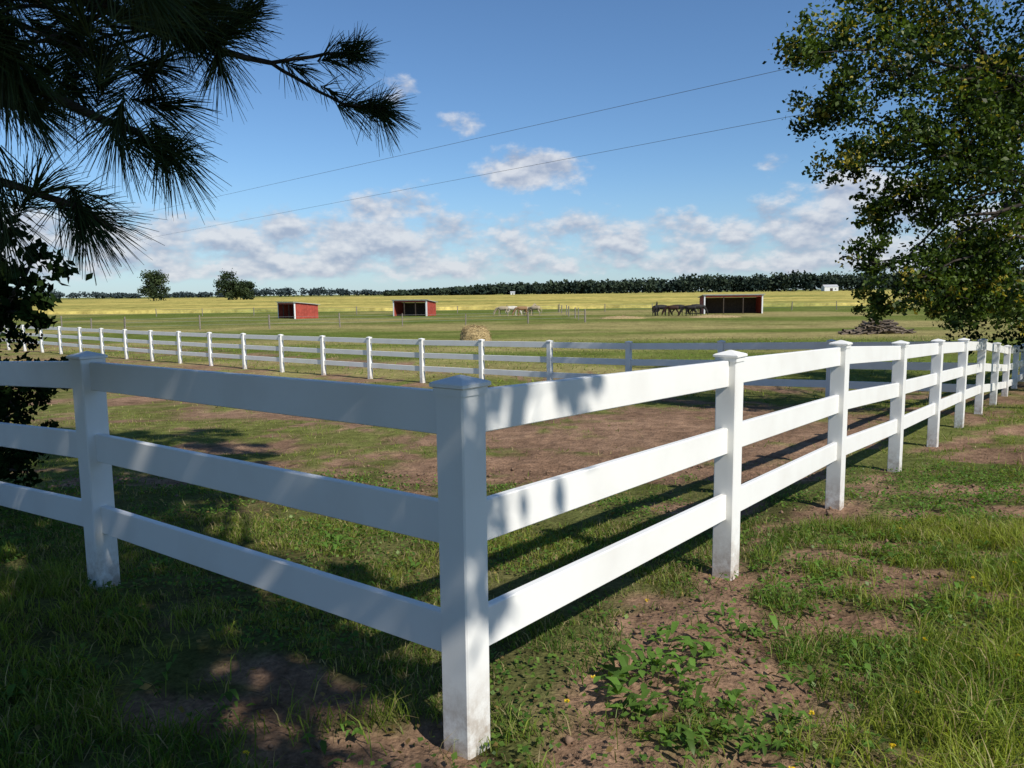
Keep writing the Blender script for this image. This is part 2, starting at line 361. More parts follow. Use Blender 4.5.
tree('shade_fill_shrub',(-4.3,6.0,float(gbase(-4.3,6))-.05),(-4.3,6,.35),cl,.06,(.006,.016,.005),(.02,.038,.010),None,0,tr=.03,mat=M_far)  # added bush: its dark leaves stand for deeply shaded ground behind the fence
# ---------------------------------------------------------------- pine
e=link(bpy.data.objects.new('pine_tree',None))
base=np.array([-2.9,.3,-.1]);segs=crook(base,(-2.8,.35,5),.19,.13,6,.02)+crook((-2.8,.35,5),(-2.75,.3,10),.13,.03,5,.02)
TUF=[]
def tuft(p,d,L_=.13,n=110,s=.1): TUF.append((np.array(p,float),np.array(d,float)/np.linalg.norm(d),L_,int(n*1.35),s))
def P(x,y,z): return np.array([x,y,z+CZ])
def path(pts,r0,r1):
    n=len(pts)-1
    for i in range(n):
        segs.extend(crook(pts[i],pts[i+1],r0+(r1-r0)*i/n,r0+(r1-r0)*(i+1)/n,3,.05))
A=[P(-2.8,.4,.9),P(-1.7,1.5,.80),P(-1.05,2.05,.74),P(-.86,2.2,.69),P(-.68,2.3,.66)]
path(A,.024,.007)
path([A[-1],P(-.56,2.3,.675),P(-.44,2.3,.69)],.006,.0035);tuft(P(-.46,2.3,.68),(1,0,.2),.12,120,.09);tuft(P(-.44,2.32,.69),(.6,0,.8),.10,60,.04);tuft(P(-.45,2.3,.69),(.8,0,-.6),.09,50,.05)
path([A[-1],P(-.58,2.3,.60),P(-.48,2.3,.545),P(-.37,2.32,.535)],.006,.0035);tuft(P(-.40,2.32,.535),(1,0,-.1),.12,150,.1);tuft(P(-.37,2.3,.52),(.7,-.1,-.7),.12,80,.05);tuft(P(-.37,2.3,.53),(.7,-.1,.7),.11,60,.05)
tuft(P(-.50,2.3,.57),(.8,0,-.5),.08,40,.05);tuft(P(-.6,2.3,.64),(.8,0,-.4),.10,50,.06)
path([A[3],P(-.80,2.25,.74),P(-.70,2.25,.80)],.006,.0035);tuft(P(-.72,2.25,.79),(.7,0,.6),.12,120,.1);tuft(P(-.75,2.25,.77),(.9,0,-.3),.12,80,.08)
tuft(P(-.84,2.15,.68),(.8,0,-.5),.13,90,.07);tuft(P(-.9,2.1,.72),(.3,0,-1),.13,90,.07);tuft(P(-.92,2.1,.82),(.8,0,.3),.13,90,.08);tuft(P(-.82,2.15,.72),(.9,0,.1),.12,80,.08)
B=[P(-2.8,.5,.55),P(-1.6,1.3,.5),P(-1.0,1.65,.44),P(-.82,1.75,.36),P(-.76,1.78,.30)]
path(B,.020,.005);tuft(B[-1]+[.0,0,.01],(.5,0,-1),.14,140,.1);tuft(P(-.80,1.75,.33),(1,0,-.3),.13,110,.08);tuft(P(-.84,1.7,.36),(-.3,0,-1),.14,100,.08);tuft(P(-.74,1.75,.31),(1,0,.5),.1,50,.05)
Cc=[P(-2.8,.5,.3),P(-1.5,1.4,.28),P(-1.1,1.65,.25),P(-.96,1.75,.2),P(-.9,1.78,.15)]
path(Cc,.016,.005);tuft(P(-.93,1.77,.17),(1,0,-.4),.14,130,.1);tuft(P(-.95,1.75,.17),(.3,0,-1),.13,120,.08);tuft(P(-1.02,1.7,.23),(.5,0,.5),.13,80,.07)
tuft(P(-1.1,1.7,.16),(.2,0,-1),.13,100,.08);tuft(P(-1.08,1.65,.24),(-.3,0,-1),.13,90,.08);tuft(P(-1.2,1.6,.2),(-.2,.1,-.6),.13,90,.08);tuft(P(-.98,1.65,.38),(.8,0,-.7),.13,90,.08);tuft(P(-1.15,1.6,.34),(.2,0,-1),.13,90,.08)
for i in range(82):
    x=R.uniform(-1.35,-.64);yy=R.uniform(1.45,2.1)
    zz=R.uniform(.44,.9)
    if x>-.82 and zz<.52: zz+=.12
    q=P(x,yy,zz)
    segs.extend(crook(A[1]+(A[3]-A[1])*R.uniform(0,1)+[0,0,.02],q,.005,.003,3,.1));tuft(q,(R.uniform(-.2,1),R.uniform(-.4,.4),R.uniform(-1,.5)),.135,95,.09)
for i in range(46):
    a=R.uniform(0,6.28);z=R.uniform(3.8,9.5);rr=(10.5-z)*.33*R.uniform(.5,1)
    q=np.array([-2.8+rr*math.cos(a),.35+rr*math.sin(a),z+.1])
    segs.extend(crook((-2.8,.35,z-.2),q,.025,.008,4,.08))
    for k in range(4): tuft(q+R.normal(0,.2,3),(math.cos(a)+R.normal(0,.4),math.sin(a)+R.normal(0,.4),.2),.16,32,.15)
v,f_=tube(segs);np_mesh('trunk_and_branches',v,f_,M_bark,smooth=True,parent=e)
VV=[];FF=[];CC=[];off=0
for p,d,L_,n,s in TUF:
    a=np.cross(d,[0,0,1]);a=a/(np.linalg.norm(a)+1e-9) if np.linalg.norm(a)>.1 else np.array([1.,0,0]);b=np.cross(d,a)
    th=R.uniform(0,2*np.pi,n);t=R.uniform(0,1,n);ang=np.radians(R.uniform(22,72,n)*(1-.55*t))
    rad=np.cos(th)[:,None]*a+np.sin(th)[:,None]*b
    dr=np.cos(ang)[:,None]*d+np.sin(ang)[:,None]*rad
    st=p-d*s*(1-t)[:,None]
    Ln=(L_*R.uniform(.75,1.1,n))[:,None]
    mid=st+dr*Ln*.55;tip=st+dr*Ln+np.array([0,0,-1])*Ln*.10+R.normal(0,.004,(n,3))
    sd=np.cross(dr,R.normal(0,1,(n,3)));sd/=np.linalg.norm(sd,axis=1)[:,None];w=.0012
    V=np.stack([st-sd*w,st+sd*w,mid+sd*w,mid-sd*w,tip+sd*w*.4,tip-sd*w*.4],1)
    VV.append(V.reshape(-1,3));b_=(np.arange(n)*6)[:,None]+off
    FF.append(np.concatenate([b_+[0,1,2,3],b_+[3,2,4,5]]));off+=6*n
    CC.append(np.repeat(lerp((.015,.030,.012),(.045,.07,.022),R.uniform(0,1,n)),6,0))
np_mesh('needles',np.concatenate(VV),np.concatenate(FF),M_needle,col=np.concatenate(CC),parent=e)
# ---------------------------------------------------------------- weeds
PO=[];CO=[];FO=[];off=0
ctr=[]
for i in range(400):
    a=R.uniform(.3,8);d=R.normal(.8,.4)
    if d<.12: continue
    ctr.append((CN[0]+.609*a+.793*d,CN[1]+.793*a-.609*d,.8))
    if len(ctr)>90: break
for i in range(40): ctr.append((R.uniform(-3.5,-.5),R.uniform(1.8,6),.8))
for (x,y,sc) in [(.42,3.0,1.2),(.5,3.3,1.2),(.62,3.2,1.3),(.7,3.5,1),(.95,3.5,1.1),(1.05,3.75,1),(.55,2.85,1.2),(.85,3.3,1.2),(1.2,3.6,1),(.45,2.9,1.2),(.48,3.15,1.4),(.72,3.05,1.2),(.6,2.6,1),(.9,2.7,1)]+ctr:
    nl=int(R.integers(9,22))
    for k in range(nl):
        a=R.uniform(0,6.28);L_=R.uniform(.035,.085)*sc;w=L_*R.uniform(.28,.5);el=R.uniform(.1,.9)
        bx=x+R.normal(0,.05);by=y+R.normal(0,.05);z=float(gz(bx,by))+R.uniform(.0,.05)
        d=np.array([math.cos(a),math.sin(a),0]);s=np.array([-math.sin(a),math.cos(a),0])
        p0=np.array([bx,by,z]);m1=p0+d*L_*.5+[0,0,L_*el*.7];tp=p0+d*L_+[0,0,L_*el*.7]
        q=p0+d*L_*.2+[0,0,L_*el*.3]
        PO+= [p0,q+s*w*.35+[0,0,.004],m1+s*w*.5+[0,0,.006],tp,m1-s*w*.5+[0,0,.006],q-s*w*.35+[0,0,.004],m1]
        FO+= [(off,off+1,off+2,off+6),(off+6,off+2,off+3,off+4),(off,off+6,off+4,off+5)];off+=7
        c=np.array([.095,.18,.03])*R.uniform(.6,1.4);CO+=[c]*7
np_mesh('broadleaf_weeds',np.array(PO),np.array(FO),M_leaf,col=np.array(CO))
# ---------------------------------------------------------------- vinyl fences
def sqring(c,h,z,d,ch=.006):
    u=Vector((d[0],d[1],0));w=Vector((-d[1],d[0],0));r=[]
    for a,b in[(h,h-ch),(h-ch,h),(-h+ch,h),(-h,h-ch),(-h,-h+ch),(-h+ch,-h),(h-ch,-h),(h,-h+ch)]:
        r.append(Vector((c[0],c[1],z))+u*a+w*b)
    return r
def fence(name,posts,ends=(True,True)):
    pm=PM();hg=[];n=len(posts)
    for i,(x,y,top) in enumerate(posts):
        a=posts[max(i-1,0)];b=posts[min(i+1,n-1)]
        d=Vector((b[0]-a[0],b[1]-a[1])).normalized();g=float(gz(x,y))
        if (i==0 and not ends[0]) or (i==n-1 and not ends[1]): continue
        n0=len(pm.v)
        pm.loft([sqring((x,y),.0635,g-.15,d),sqring((x,y),.0635,g+.3,d),sqring((x,y),.0635,top-.035,d)])
        pm.loft([sqring((x,y),.0690,top-.066,d,.004),sqring((x,y),.0690,top-.042,d,.004),sqring((x,y),.0780,top-.037,d,.003),sqring((x,y),.0780,top-.026,d,.003),sqring((x,y),.070,top-.021,d,.003),sqring((x,y),.006,top,d,.001)])
        hg+= [v[2]-g for v in pm.v[n0:]]
    for i in range(n-1):
        a=posts[i];b=posts[i+1];d=Vector((b[0]-a[0],b[1]-a[1],0)).normalized();w=Vector((-d.y,d.x,0))
        for off_ in(-.135,-.54,-.95):
            n0=len(pm.v);rings=[]
            j=[R.normal(0,.003) for _ in range(2)]
            for q,jj,sg in((a,j[0],1),(b,j[1],-1)):
                c=Vector((q[0],q[1],q[2]+off_+jj))+d*.055*sg;r=[];H=.078;T=.019;ch=.004
                for s,t in[(T,H-ch),(T-ch,H),(-T+ch,H),(-T,H-ch),(-T,-H+ch),(-T+ch,-H),(T-ch,-H),(T,-H+ch)]:
                    r.append(c+w*s+Vector((0,0,t)))
                rings.append(r)
            pm.loft(rings);hg+=[.55]*(len(pm.v)-n0)
    ob=pm.obj(name,[M_vinyl])
    at=ob.data.attributes.new('hgt','FLOAT','POINT');at.data.foreach_set('value',np.array(hg,dtype=np.float32))
    return ob
tops=[-.283,-.358,-.435,-.575,-.69,-.81,-.95,-1.16,-1.37,-1.52,-1.62,-1.68,-1.72]
RP=[(-.18+.609*2.444*i,2.657+.793*2.444*i,t+CZ) for i,t in enumerate(tops)]
fence('vinyl_fence',RP)
fence('vinyl_fence',[RP[0],(-2.36,4.27,-.298+CZ),(-4.40,5.77,-.41+CZ),(-6.4,7.24,-.5+CZ),(-8.4,8.7,-.6+CZ),(-10.4,10.2,-.7+CZ)],(False,True))
bk=[];yk=[14.3,19.3,20.8,23.84,28.4,34.5,39,60];tk=[-.95,-1.245,-1.294,-1.378,-1.437,-1.50,-1.50,-1.55]
bk.append(RP[6])
for k in range(-3,20):
    x=1.03-1.907*k;y=20.8+1.52*k;bk.append((x,y,float(np.interp(y,yk,tk))+CZ))
fence('vinyl_fence',bk,(False,True))
# ---------------------------------------------------------------- sheds
def shed(x,y,w,d,hf,hb,rot):
    z=float(gbase(x,y));e=link(bpy.data.objects.new('loafing_shed',None));e.location=(x,y,z-.05);e.rotation_euler=(0,0,rot)
    pm=PM();t=.06
    def slab(p,m): pm.add(p,[(0,1,2,3),(7,6,5,4),(0,4,5,1),(1,5,6,2),(2,6,7,3),(3,7,4,0)],m)
    W=w/2
    for sx in(-1,1):
        xo=sx*W;xi=sx*(W-t)
        slab([(xo,0,0),(xo,d,0),(xo,d,hb),(xo,0,hf),(xi,0,0),(xi,d,0),(xi,d,hb),(xi,0,hf)],0)
        pm.box((sx*(W+.012),.06,hf/2),(.02,.09,hf/2-.02),1)
        pm.box((sx*(W-.07),-.022,hf/2),(.09,.02,hf/2-.02),1)
    slab([(-W+t,d-t,0),(W-t,d-t,0),(W-t,d-t,hb),(-W+t,d-t,hb),(-W+t,d-.003,0),(W-t,d-.003,0),(W-t,d-.003,hb),(-W+t,d-.003,hb)],2)
    for k in range(int(d/.4)): 
        for sx in(-1,1):
            yy=.3+k*.4;hh=hf+(hb-hf)*yy/d
            if yy<d-.1: pm.box((sx*(W+.008),yy,hh/2),(.01,.02,hh/2-.04),0)
    pm.box((0,-.02,hf-.13),(W-.17,.025,.13),0)
    pm.box((0,-.05,hf-.01),(W+.1,.02,.05),1)
    for xx in(-W/3,W/3): pm.box((xx,.03,hf/2-.12),(.06,.05,hf/2-.14),2)
    ov=.25
    slab([(-W-ov,-ov,hf+.05),(W+ov,-ov,hf+.05),(W+ov,d+ov,hb+.03),(-W-ov,d+ov,hb+.03),(-W-ov,-ov,hf+.11),(W+ov,-ov,hf+.11),(W+ov,d+ov,hb+.09),(-W-ov,d+ov,hb+.09)],3)
    pm.obj('shed_walls_and_roof',[M_red,M_white,M_dark,M_roof],parent=e)
shed(-32.3,111,5.6,3.6,2.35,1.95,math.radians(-50))
shed(-15.2,116,5.6,3.2,2.4,2.0,math.radians(-20))
shed(31.6,110,8.2,3.8,2.7,2.3,math.radians(-4))
# ---------------------------------------------------------------- horses
def horse(x,y,rot,colr,graze,sc=1.0,legp=0.):
    z=float(gbase(x,y))
    m=bpy.data.materials.get('coat_%s'%colr) or simple('coat_%s'%colr,{'cream':(.45,.36,.24),'white':(.62,.57,.48),'tan':(.30,.17,.08),'black':(.018,.016,.015),'bay':(.05,.024,.014)}[colr],.7,.12,2)
    mm=bpy.data.materials.get('mane_dark') or simple('mane_dark',(.03,.025,.02),.8,.1,6)
    e=link(bpy.data.objects.new('horse',None));e.location=(x,y,z);e.rotation_euler=(0,0,rot);e.scale=(sc,)*3
    v=[];ed=[];r=[]
    def a(p,rr,par=None):
        v.append(p);r.append(rr)
        if par is not None: ed.append((par,len(v)-1))
        return len(v)-1
    pel=a((-.50,0,1.20),(.29,.32));rump=a((-.74,0,1.18),(.19,.23),pel)
    mid=a((-.05,0,1.12),(.32,.35),pel);ch=a((.40,0,1.14),(.29,.34),mid);br=a((.62,0,1.14),(.19,.23),ch)
    if graze: nk=[((.80,0,1.12),(.13,.19)),((1.02,0,.86),(.10,.15)),((1.18,0,.58),(.08,.11)),((1.28,0,.44),(.09,.13)),((1.33,0,.26),(.065,.08)),((1.35,0,.10),(.05,.06))]
    else: nk=[((.74,0,1.34),(.13,.20)),((.92,0,1.56),(.10,.15)),((1.06,0,1.74),(.08,.11)),((1.17,0,1.74),(.09,.13)),((1.36,0,1.60),(.065,.08)),((1.50,0,1.50),(.05,.06))]
    p=br
    for q,rr in nk: p=a(q,rr,p)
    for s in(-1,1):
        o=legp*s
        p=a((.46,.15*s,.98),(.12,.14),ch);p=a((.46+o*.3,.16*s,.78),(.085,.095),p);p=a((.47+o*.8,.16*s,.46),(.06,.062),p);p=a((.45+o,.16*s,.15),(.042,.044),p);a((.50+o,.16*s,.035),(.055,.055),p)
        p=a((-.60,.16*s,1.0),(.16,.19),pel);p=a((-.50-o*.3,.18*s,.80),(.12,.14),p);p=a((-.78-o,.17*s,.50),(.062,.07),p);p=a((-.74-o,.17*s,.15),(.044,.048),p);a((-.68-o,.17*s,.035),(.058,.055),p)
    me=bpy.data.meshes.new('body');me.from_pydata(v,ed,[]);ob=link(bpy.data.objects.new('body',me),e);me.materials.append(m)
    md=ob.modifiers.new('Skin','SKIN');md.use_smooth_shade=True
    for i,s_ in enumerate(me.skin_vertices[0].data): s_.radius=r[i];s_.use_root=(i==0)
    sb=ob.modifiers.new('Sub','SUBSURF');sb.levels=1;sb.render_levels=1
    pm=PM();hd=nk[3][0]
    for s in(-1,1):
        b=Vector((hd[0]-.06,.055*s,hd[2]+.08));pm.add([b+Vector((0,-.025,0)),b+Vector((0,.025,0)),b+Vector((.045,0,0)),b+Vector((-.02,.01*s,.15))],[(0,1,3),(1,2,3),(2,0,3)],0)
    M=[Vector(q[0])+Vector((-.02 if not graze else .05,0,q[1][1]*.8)) for q in nk[:4]]
    for i in range(3):
        a0,b0=M[i],M[i+1];dn=Vector((-.07,0,.05)) if not graze else Vector((.06,0,.06))
        for s in(-1,1): pm.add([a0+Vector((0,.015*s,-.06)),b0+Vector((0,.015*s,-.06)),b0+dn,a0+dn],[(0,1,2,3)],1)
    T=[((-.88,0,1.24),.04),((-1.0,0,1.05),.06),((-1.04,0,.75),.075),((-1.02,0,.42),.03)]
    pm.loft([[Vector(c)+Vector((math.cos(t)*rr*.8,math.sin(t)*rr,0)) for t in np.arange(6)*math.pi/3] for c,rr in T],1)
    pm.obj('ears_mane_and_tail',[m,mm if colr in('tan','bay','black') else m],parent=e)
for h in[(-1.2,110,2.9,'cream',True,1.0,.05),(.2,111,.2,'white',True,1.0,0),(1.5,109,3.3,'tan',True,1.0,.08),(2.5,112,.4,'cream',False,.92,0),(3.4,110.5,2.7,'cream',True,1.0,.05),
         (19.2,103,1.2,'black',False,1.02,0),(20.3,104,.3,'black',True,1.05,.05),(21.3,102,2.9,'bay',True,1.02,.05),(22.4,103.5,-.2,'black',True,1.05,0),(23.6,102,3.0,'black',True,1.02,.08),(24.8,103,.1,'black',True,1.08,.06)]: horse(*h)
# ---------------------------------------------------------------- hay
def mound(name,x,y,rx,ry,h,mat,seed,ns=900,sl=.35,bale=False):
    e=link(bpy.data.objects.new(name,None));g=float(gbase(x,y))
    nu,nv=40,16;V=[]
    for j in range(nv+1):
        ph=j/nv*math.pi/2
        for i in range(nu):
            th=i/nu*2*math.pi
            if bale: cr=max(math.cos(ph),0)**.5;zz=math.sin(ph)**.9
            else: cr=math.cos(ph);zz=math.sin(ph)**1.3
            k=1+.30*(float(fbm(np.array(math.cos(th)*2+seed),np.array(math.sin(th)*2+ph*2),seed))-.5)
            V.append((x+rx*cr*math.cos(th)*k,y+ry*cr*math.sin(th)*k,g-.05+h*zz*k))
    F=[(j*nu+i,j*nu+(i+1)%nu,(j+1)*nu+(i+1)%nu,(j+1)*nu+i) for j in range(nv) for i in range(nu)]
    np_mesh('body',V,F,mat,smooth=True,parent=e)
    V=np.array(V);k=R.integers(0,len(V),ns);c=V[k]+R.normal(0,.03,(ns,3));dd=R.normal(0,1,(ns,3));dd[:,2]*=.5;dd/=np.linalg.norm(dd,axis=1)[:,None]
    s=np.cross(dd,R.normal(0,1,(ns,3)));s/=np.linalg.norm(s,axis=1)[:,None];l=R.uniform(.3,1,ns)[:,None]*sl
    Q=np.stack([c-dd*l*.5-s*.008,c-dd*l*.5+s*.008,c+dd*l*.5+s*.008,c+dd*l*.5-s*.008],1)
    np_mesh('loose_straw',Q.reshape(-1,3),np.arange(ns*4).reshape(-1,4),mat,parent=e)
mound('round_hay_bale',-2.15,45,.9,.8,1.12,M_hay,3,2500,.2,True)
mound('hay_pile',13.8,95,3.0,1.2,.35,M_hay,5,900,.4)
mound('hay_pile',25.5,96,3.4,1.5,.35,M_hay,6,900,.4)
# ---------------------------------------------------------------- brush pile
segs=[];g=float(gbase(25,53))
for i in range(130):
    a=R.normal(0,.5);cx=25.2+R.normal(0,1.0);cz=g+R.uniform(.05,.9)*math.exp(-((cx-25.2)/1.6)**2)
    l=R.uniform(.4,1.3);d=np.array([math.cos(a),math.sin(a),R.normal(0,.18)]);c=np.array([cx,53+R.normal(0,.5),cz]);r=R.uniform(.02,.11)
    segs+=crook(c-d*l/2,c+d*l/2,r,r*.6,3,.08)
v,f_=tube(segs,7);np_mesh('brush_pile',v,f_,simple('dead_wood',(.20,.155,.115),.9,.3,6,.5),smooth=True)
# ---------------------------------------------------------------- distant wire fence
pm=PM()
def wfence(p0,p1,sp,hh):
    p0=np.array(p0,float);p1=np.array(p1,float);n=int(np.linalg.norm(p1-p0)/sp);q=[]
    for i in range(n+1):
        c=p0+(p1-p0)*i/n+R.normal(0,.15,2);g=float(gbase(*c));h=hh*R.uniform(.9,1.12);q.append((c[0],c[1],g));tl=R.normal(0,.03,2);rr=R.uniform(.05,.085)
        pm.loft([[Vector((c[0]+math.cos(t)*rr+k*tl[0],c[1]+math.sin(t)*rr+k*tl[1],g-.1+k*(h+.1))) for t in np.arange(7)*2*math.pi/7] for k in(0,.5,1)],0)
    for i in range(n):
        for hw in(.5,.85,1.15):
            a=Vector(q[i])+Vector((0,0,hw));b=Vector(q[i+1])+Vector((0,0,hw))
            pm.loft([[p+Vector((0,math.cos(t)*.008,math.sin(t)*.008)) for t in(0,2.09,4.19)] for p in(a,b)],1)
wfence((-70,100),(-36,72),6.5,1.3);wfence((-36,72),(8,84),6,1.3);wfence((8,128),(75,122),7,1.3);wfence((-60,130),(8,128),8,1.3);wfence((8,84),(8,128),7,1.3)
pm.obj('wire_fence',[M_wood,M_gwire])
# ---------------------------------------------------------------- soybean field
m,nt,o=newmat('soybean_crop');N=nt.nodes.new;L=nt.links.new
b=N('ShaderNodeBsdfDiffuse');geo=N('ShaderNodeNewGeometry')
mp=N('ShaderNodeMapping');L(geo.outputs['Position'],mp.inputs[0]);mp.inputs['Scale'].default_value=(.013,.022,.05)
n1=noise(1,6,.75,mp.outputs[0]);n2=noise(.35,6,.8)
r=N('ShaderNodeValToRGB');cr=r.color_ramp;cr.elements[0].position=.36;cr.elements[0].color=(.21,.22,.06,1);cr.elements[1].position=.60;cr.elements[1].color=(.56,.44,.13,1)
L(n1,r.inputs[0]);vm=N('ShaderNodeVectorMath');vm.operation='SCALE';L(r.outputs[0],vm.inputs[0]);L(mapr(n2,.38,.62,.6,1.3),vm.inputs['Scale']);L(vm.outputs[0],b.inputs['Color']);L(b.outputs[0],o.inputs[0])
xs2=np.linspace(-700,700,240);ys2=np.concatenate([[152,152.3],np.geomspace(154,900,110)])
X2,Y2=np.meshgrid(xs2,ys2);Y2=Y2+ (fbm(X2*.02,X2*0,63,3)-.5)*16*sst(300,150,Y2);Z2=gbase(X2,Y2)+.62+(fbm(X2*.3,Y2*.3,61,3)-.5)*.4;Z2[0]-=.85;Z2[-1]-=.85
I=np.arange((len(ys2)-1)*240).reshape(-1,240)[:,:-1].ravel()
np_mesh('soybean_field',np.stack([X2.ravel(),Y2.ravel(),Z2.ravel()],1),np.stack([I,I+1,I+241,I+240],1),m,smooth=True)
# ---------------------------------------------------------------- distant trees
def farmass(name,items,q,ca,cb):
    LP=[];LC=[];LS=[]
    for x,y,h,w,n in items:
        g=-3.4+CZ;u=R.normal(0,1,(n,3));u/=np.linalg.norm(u,axis=1)[:,None];u*=R.uniform(.3,1,(n,1))
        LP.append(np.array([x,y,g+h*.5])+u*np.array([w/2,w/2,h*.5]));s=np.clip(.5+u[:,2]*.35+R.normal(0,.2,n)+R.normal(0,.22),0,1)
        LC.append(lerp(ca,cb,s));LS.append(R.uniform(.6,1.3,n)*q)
    v,f_,c=leafset(np.concatenate(LP),np.concatenate(LS),np.concatenate(LC),flat=.3,aspect=.85)
    return np_mesh(name,v,f_,M_far,col=c)
it=[]
for x in np.arange(-150,1100,5.0):
    t=np.interp(x,[-150,-60,0,120,250,400,1000],[7,12,16,18,23,25,25])*(.78+.44*float(fbm(np.array(x*.03),np.array(1.5),77,3)))
    for k in range(2): it.append((x+R.normal(0,3.5),945+k*35+R.normal(0,10),t*R.uniform(.86,1.06),R.uniform(13,24),110))
farmass('distant_treeline',it,3.6,(.018,.030,.026),(.05,.068,.042))
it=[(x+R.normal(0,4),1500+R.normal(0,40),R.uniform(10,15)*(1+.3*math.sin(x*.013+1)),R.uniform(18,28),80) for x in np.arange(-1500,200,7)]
farmass('distant_treeline',it,4.2,(.03,.045,.05),(.06,.08,.08))  # distance haze is mixed into these bluish leaf colours
def fartree(x,y,h,w,n=3800):
    g=-3.4+CZ;e=link(bpy.data.objects.new('deciduous_tree',None));segs=crook((x,y,g-.2),(x,y,g+h*.4),.45,.3,4,.02);LP=[];LC=[]
    for i in range(26):
        a=R.uniform(0,6.28);zz=R.uniform(.18,.93);rr=w*.42*math.sqrt(max(.05,1-((zz-.52)/.48)**2))*R.uniform(.3,1);c=np.array([x+rr*math.cos(a),y+rr*math.sin(a),g+h*zz])
        segs+=crook((x,y,g+h*min(.4,zz*.7)),c,.16,.04,4,.08);k=n//26;LP.append(c+R.normal(0,1,(k,3))*h*.075);LC.append(lerp((.022,.036,.022),(.07,.095,.04),np.clip(R.uniform(0,1)+R.normal(0,.15,k),0,1)))
    v,f_=tube(segs);np_mesh('trunk_and_limbs',v,f_,M_bark,parent=e);P_=np.concatenate(LP);v,f_,c=leafset(P_,R.uniform(.7,1.3,len(P_)),np.concatenate(LC),aspect=.85);np_mesh('foliage',v,f_,M_far,col=c,parent=e)
fartree(-212,460,18.5,17);fartree(-171,470,17,15);fartree(-161,472,12,13)
def barn(x,y,w,d,h):
    pm=PM();g=-3.4+CZ;pm.box((x,y,g+h/2),(w/2,d/2,h/2),0)
    pm.add([(x-w/2-.4,y-d/2-.4,g+h-.1),(x+w/2+.4,y-d/2-.4,g+h-.1),(x+w/2+.4,y,g+h*1.45),(x-w/2-.4,y,g+h*1.45),(x+w/2+.4,y+d/2+.4,g+h-.1),(x-w/2-.4,y+d/2+.4,g+h-.1)],[(0,1,2,3),(3,2,4,5)],1)
    for s in(-1,1): pm.add([(x+s*(w/2-.02),y-d/2,g+h),(x+s*(w/2-.02),y+d/2,g+h),(x+s*(w/2-.02),y,g+h*1.43)],[(0,1,2)],0)
    pm.box((x,y-d/2-.05,g+h*.35),(w*.1,.04,h*.35),2);pm.box((x+w*.3,y-d/2-.05,g+h*.5),(w*.05,.04,h*.12),2)
    pm.obj('white_barn',[M_white,M_roof,M_dark])
barn(372,905,16,10,5.5);barn(2,912,5,5,3)
# ---------------------------------------------------------------- power lines
def wire(name,a,b,r):
    a=np.array(a,float);b=np.array(b,float);n=60;pts=[a+(b-a)*i/n-np.array([0,0,.2*(i/n)*(1-i/n)]) for i in range(n+1)]
    v,f_=tube([(pts[i],pts[i+1],r,r) for i in range(n)],6);return np_mesh(name,v,f_,M_wire)
d=np.array([-.665,.746])
wire('power_line',(-43.8+d[0]*170,110+d[1]*170,9.4+CZ),(-43.8-d[0]*118,110-d[1]*118,9.4+CZ),.012)
d2=np.array([-.70,.714])
wire('power_line',(-37.4+d2[0]*170,91.4+d2[1]*170,10.75+CZ),(-37.4-d2[0]*100,91.4-d2[1]*100,10.75+CZ),.012)
def pole(x,y,top):
    pm=PM();g=float(gbase(x,y));pm.loft([[Vector((x+math.cos(t)*r_,y+math.sin(t)*r_,z)) for t in np.arange(10)*.6283] for r_,z in((.17,g-.3),(.12,top+.6))],0)
    pm.box((x,y-.15,top-.1),(1.3,.06,.07),0)
    pm.obj('utility_pole',[M_wood])
pole(-156.5,237,9.4+CZ);pole(34.2,21.6,9.4+CZ)
# ---------------------------------------------------------------- world
w=bpy.data.worlds.new("World");scene.world=w;w.use_nodes=True;nt=w.node_tree;nt.nodes.clear();N=nt.nodes.new;L=nt.links.new
wo=N('ShaderNodeOutputWorld');bg=N('ShaderNodeBackground');bg.inputs['Strength'].default_value=.088
sk=N('ShaderNodeTexSky');sk.sky_type='NISHITA';sk.sun_disc=False;sk.sun_elevation=EL;sk.sun_rotation=math.atan2(sv[0],sv[1])
sk.air_density=1.0;sk.dust_density=.2;sk.ozone_density=2.5;sk.altitude=200
tc=N('ShaderNodeTexCoord');sp=N('ShaderNodeSeparateXYZ');L(tc.outputs['Generated'],sp.inputs[0])
def MA(op,a,b=None,c=None,clamp=False):
    n=N('ShaderNodeMath');n.operation=op;n.use_clamp=clamp
    for i,s in enumerate((a,b,c)):
        if s is None: continue
        if isinstance(s,(int,float)): n.inputs[i].default_value=s
        else: L(s,n.inputs[i])
    return n.outputs[0]
def SM(a,b,x):
    n=N('ShaderNodeMapRange');n.interpolation_type='SMOOTHSTEP';n.inputs[1].default_value=a;n.inputs[2].default_value=b;L(x,n.inputs[0]);return n.outputs[0]
hyp=MA('SQRT',MA('ADD',MA('MULTIPLY',sp.outputs[0],sp.outputs[0]),MA('MULTIPLY',sp.outputs[1],sp.outputs[1])))
az=MA('ARCTAN2',sp.outputs[0],sp.outputs[1]);el=MA('DIVIDE',sp.outputs[2],MA('MAXIMUM',hyp,.001))
def noi(deo,det):
    cb=N('ShaderNodeCombineXYZ');L(az,cb.inputs[0]);L(MA('MULTIPLY',MA('ADD',el,deo),1.7),cb.inputs[1])
    n=N('ShaderNodeTexNoise');n.inputs['Scale'].default_value=15;n.inputs['Detail'].default_value=det;n.inputs['Roughness'].default_value=.6;L(cb.outputs[0],n.inputs['Vector'])
    return n.outputs['Fac'],cb.outputs[0]
f0,cbo=noi(0,5);f1,_=noi(.010,3)
n2=N('ShaderNodeTexNoise');n2.inputs['Scale'].default_value=3.6;n2.inputs['Detail'].default_value=1;L(cbo,n2.inputs['Vector'])
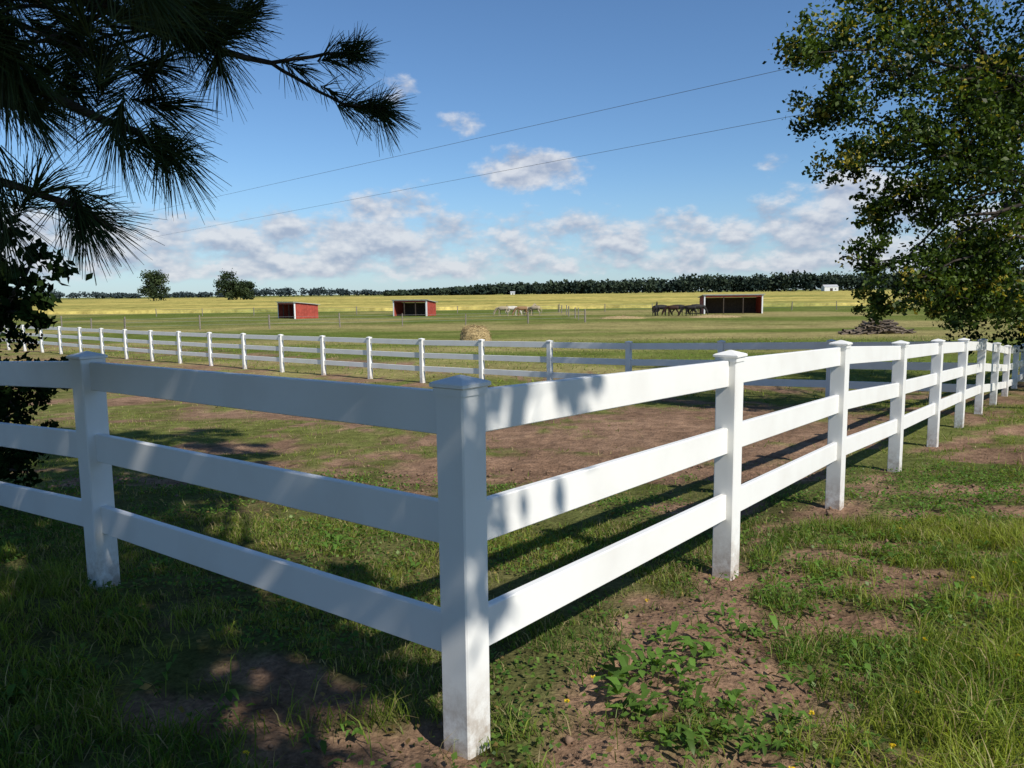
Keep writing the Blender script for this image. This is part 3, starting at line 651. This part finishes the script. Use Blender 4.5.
band=MA('MULTIPLY',SM(.0,.03,el),MA('SUBTRACT',1,SM(.075,.14,el)))
env=MA('MULTIPLY',band,MA('ADD',.66,MA('MULTIPLY',n2.outputs['Fac'],.60)))
for (ca,ce,wa,we,s) in[(.026,.153,.074,.032,1.45),(-.053,.212,.05,.028,.80),(-.133,.247,.04,.04,.70),(.33,.15,.05,.02,.7),(.42,.115,.11,.05,1.2),(-.16,.105,.09,.035,1.1)]:
    g=MA('EXPONENT',MA('MULTIPLY',-1,MA('ADD',MA('POWER',MA('ABSOLUTE',MA('DIVIDE',MA('SUBTRACT',az,ca),wa)),2.),MA('POWER',MA('ABSOLUTE',MA('DIVIDE',MA('SUBTRACT',el,ce),we)),2.))))
    env=MA('MAXIMUM',env,MA('MULTIPLY',g,s))
d0=MA('ADD',env,MA('MULTIPLY',MA('SUBTRACT',f0,.5),2.2))
mask=MA('MULTIPLY',SM(.52,1.08,d0),.88)
haz=MA('MULTIPLY',MA('SUBTRACT',1,SM(-.02,.17,el)),.45)
shade=MA('ADD',.5,MA('MULTIPLY',MA('SUBTRACT',f0,f1),4.5),clamp=True)
cm=N('ShaderNodeMixRGB');cm.inputs[1].default_value=(4.2,4.9,6.4,1);cm.inputs[2].default_value=(8.3,8.5,9.0,1);L(shade,cm.inputs[0])
tn=N('ShaderNodeMixRGB');tn.blend_type='MULTIPLY';tn.inputs[0].default_value=1;tn.inputs[2].default_value=(.88,1.13,1.36,1);L(sk.outputs[0],tn.inputs[1])
hm=N('ShaderNodeMixRGB');hm.inputs[2].default_value=(4.3,6.0,8.4,1);L(haz,hm.inputs[0]);L(tn.outputs[0],hm.inputs[1])
fm=N('ShaderNodeMixRGB');L(mask,fm.inputs[0]);L(hm.outputs[0],fm.inputs[1]);L(cm.outputs[0],fm.inputs[2])
L(fm.outputs[0],bg.inputs['Color']);L(bg.outputs[0],wo.inputs[0])
sl=bpy.data.lights.new('sun','SUN');sl.energy=5.0;sl.angle=math.radians(.53);sl.color=(1,.955,.87)
so=link(bpy.data.objects.new('sun',sl));dv=Vector((sv[0]*math.cos(EL),sv[1]*math.cos(EL),math.sin(EL)));so.rotation_euler=dv.to_track_quat('Z','Y').to_euler();so.location=(20,-20,30)
# ---------------------------------------------------------------- camera
cam=bpy.data.cameras.new('camera');co=link(bpy.data.objects.new('camera',cam));cam.sensor_width=36;cam.lens=770/1024*36;cam.clip_start=.05;cam.clip_end=9000
co.matrix_world=Matrix.Translation((0,0,CZ))@Matrix.Rotation(math.radians(90-6.8),4,'X')@Matrix.Rotation(math.radians(-.65),4,'Z')
scene.camera=co
scene.view_settings.view_transform='Standard';scene.view_settings.look='None';scene.view_settings.exposure=0
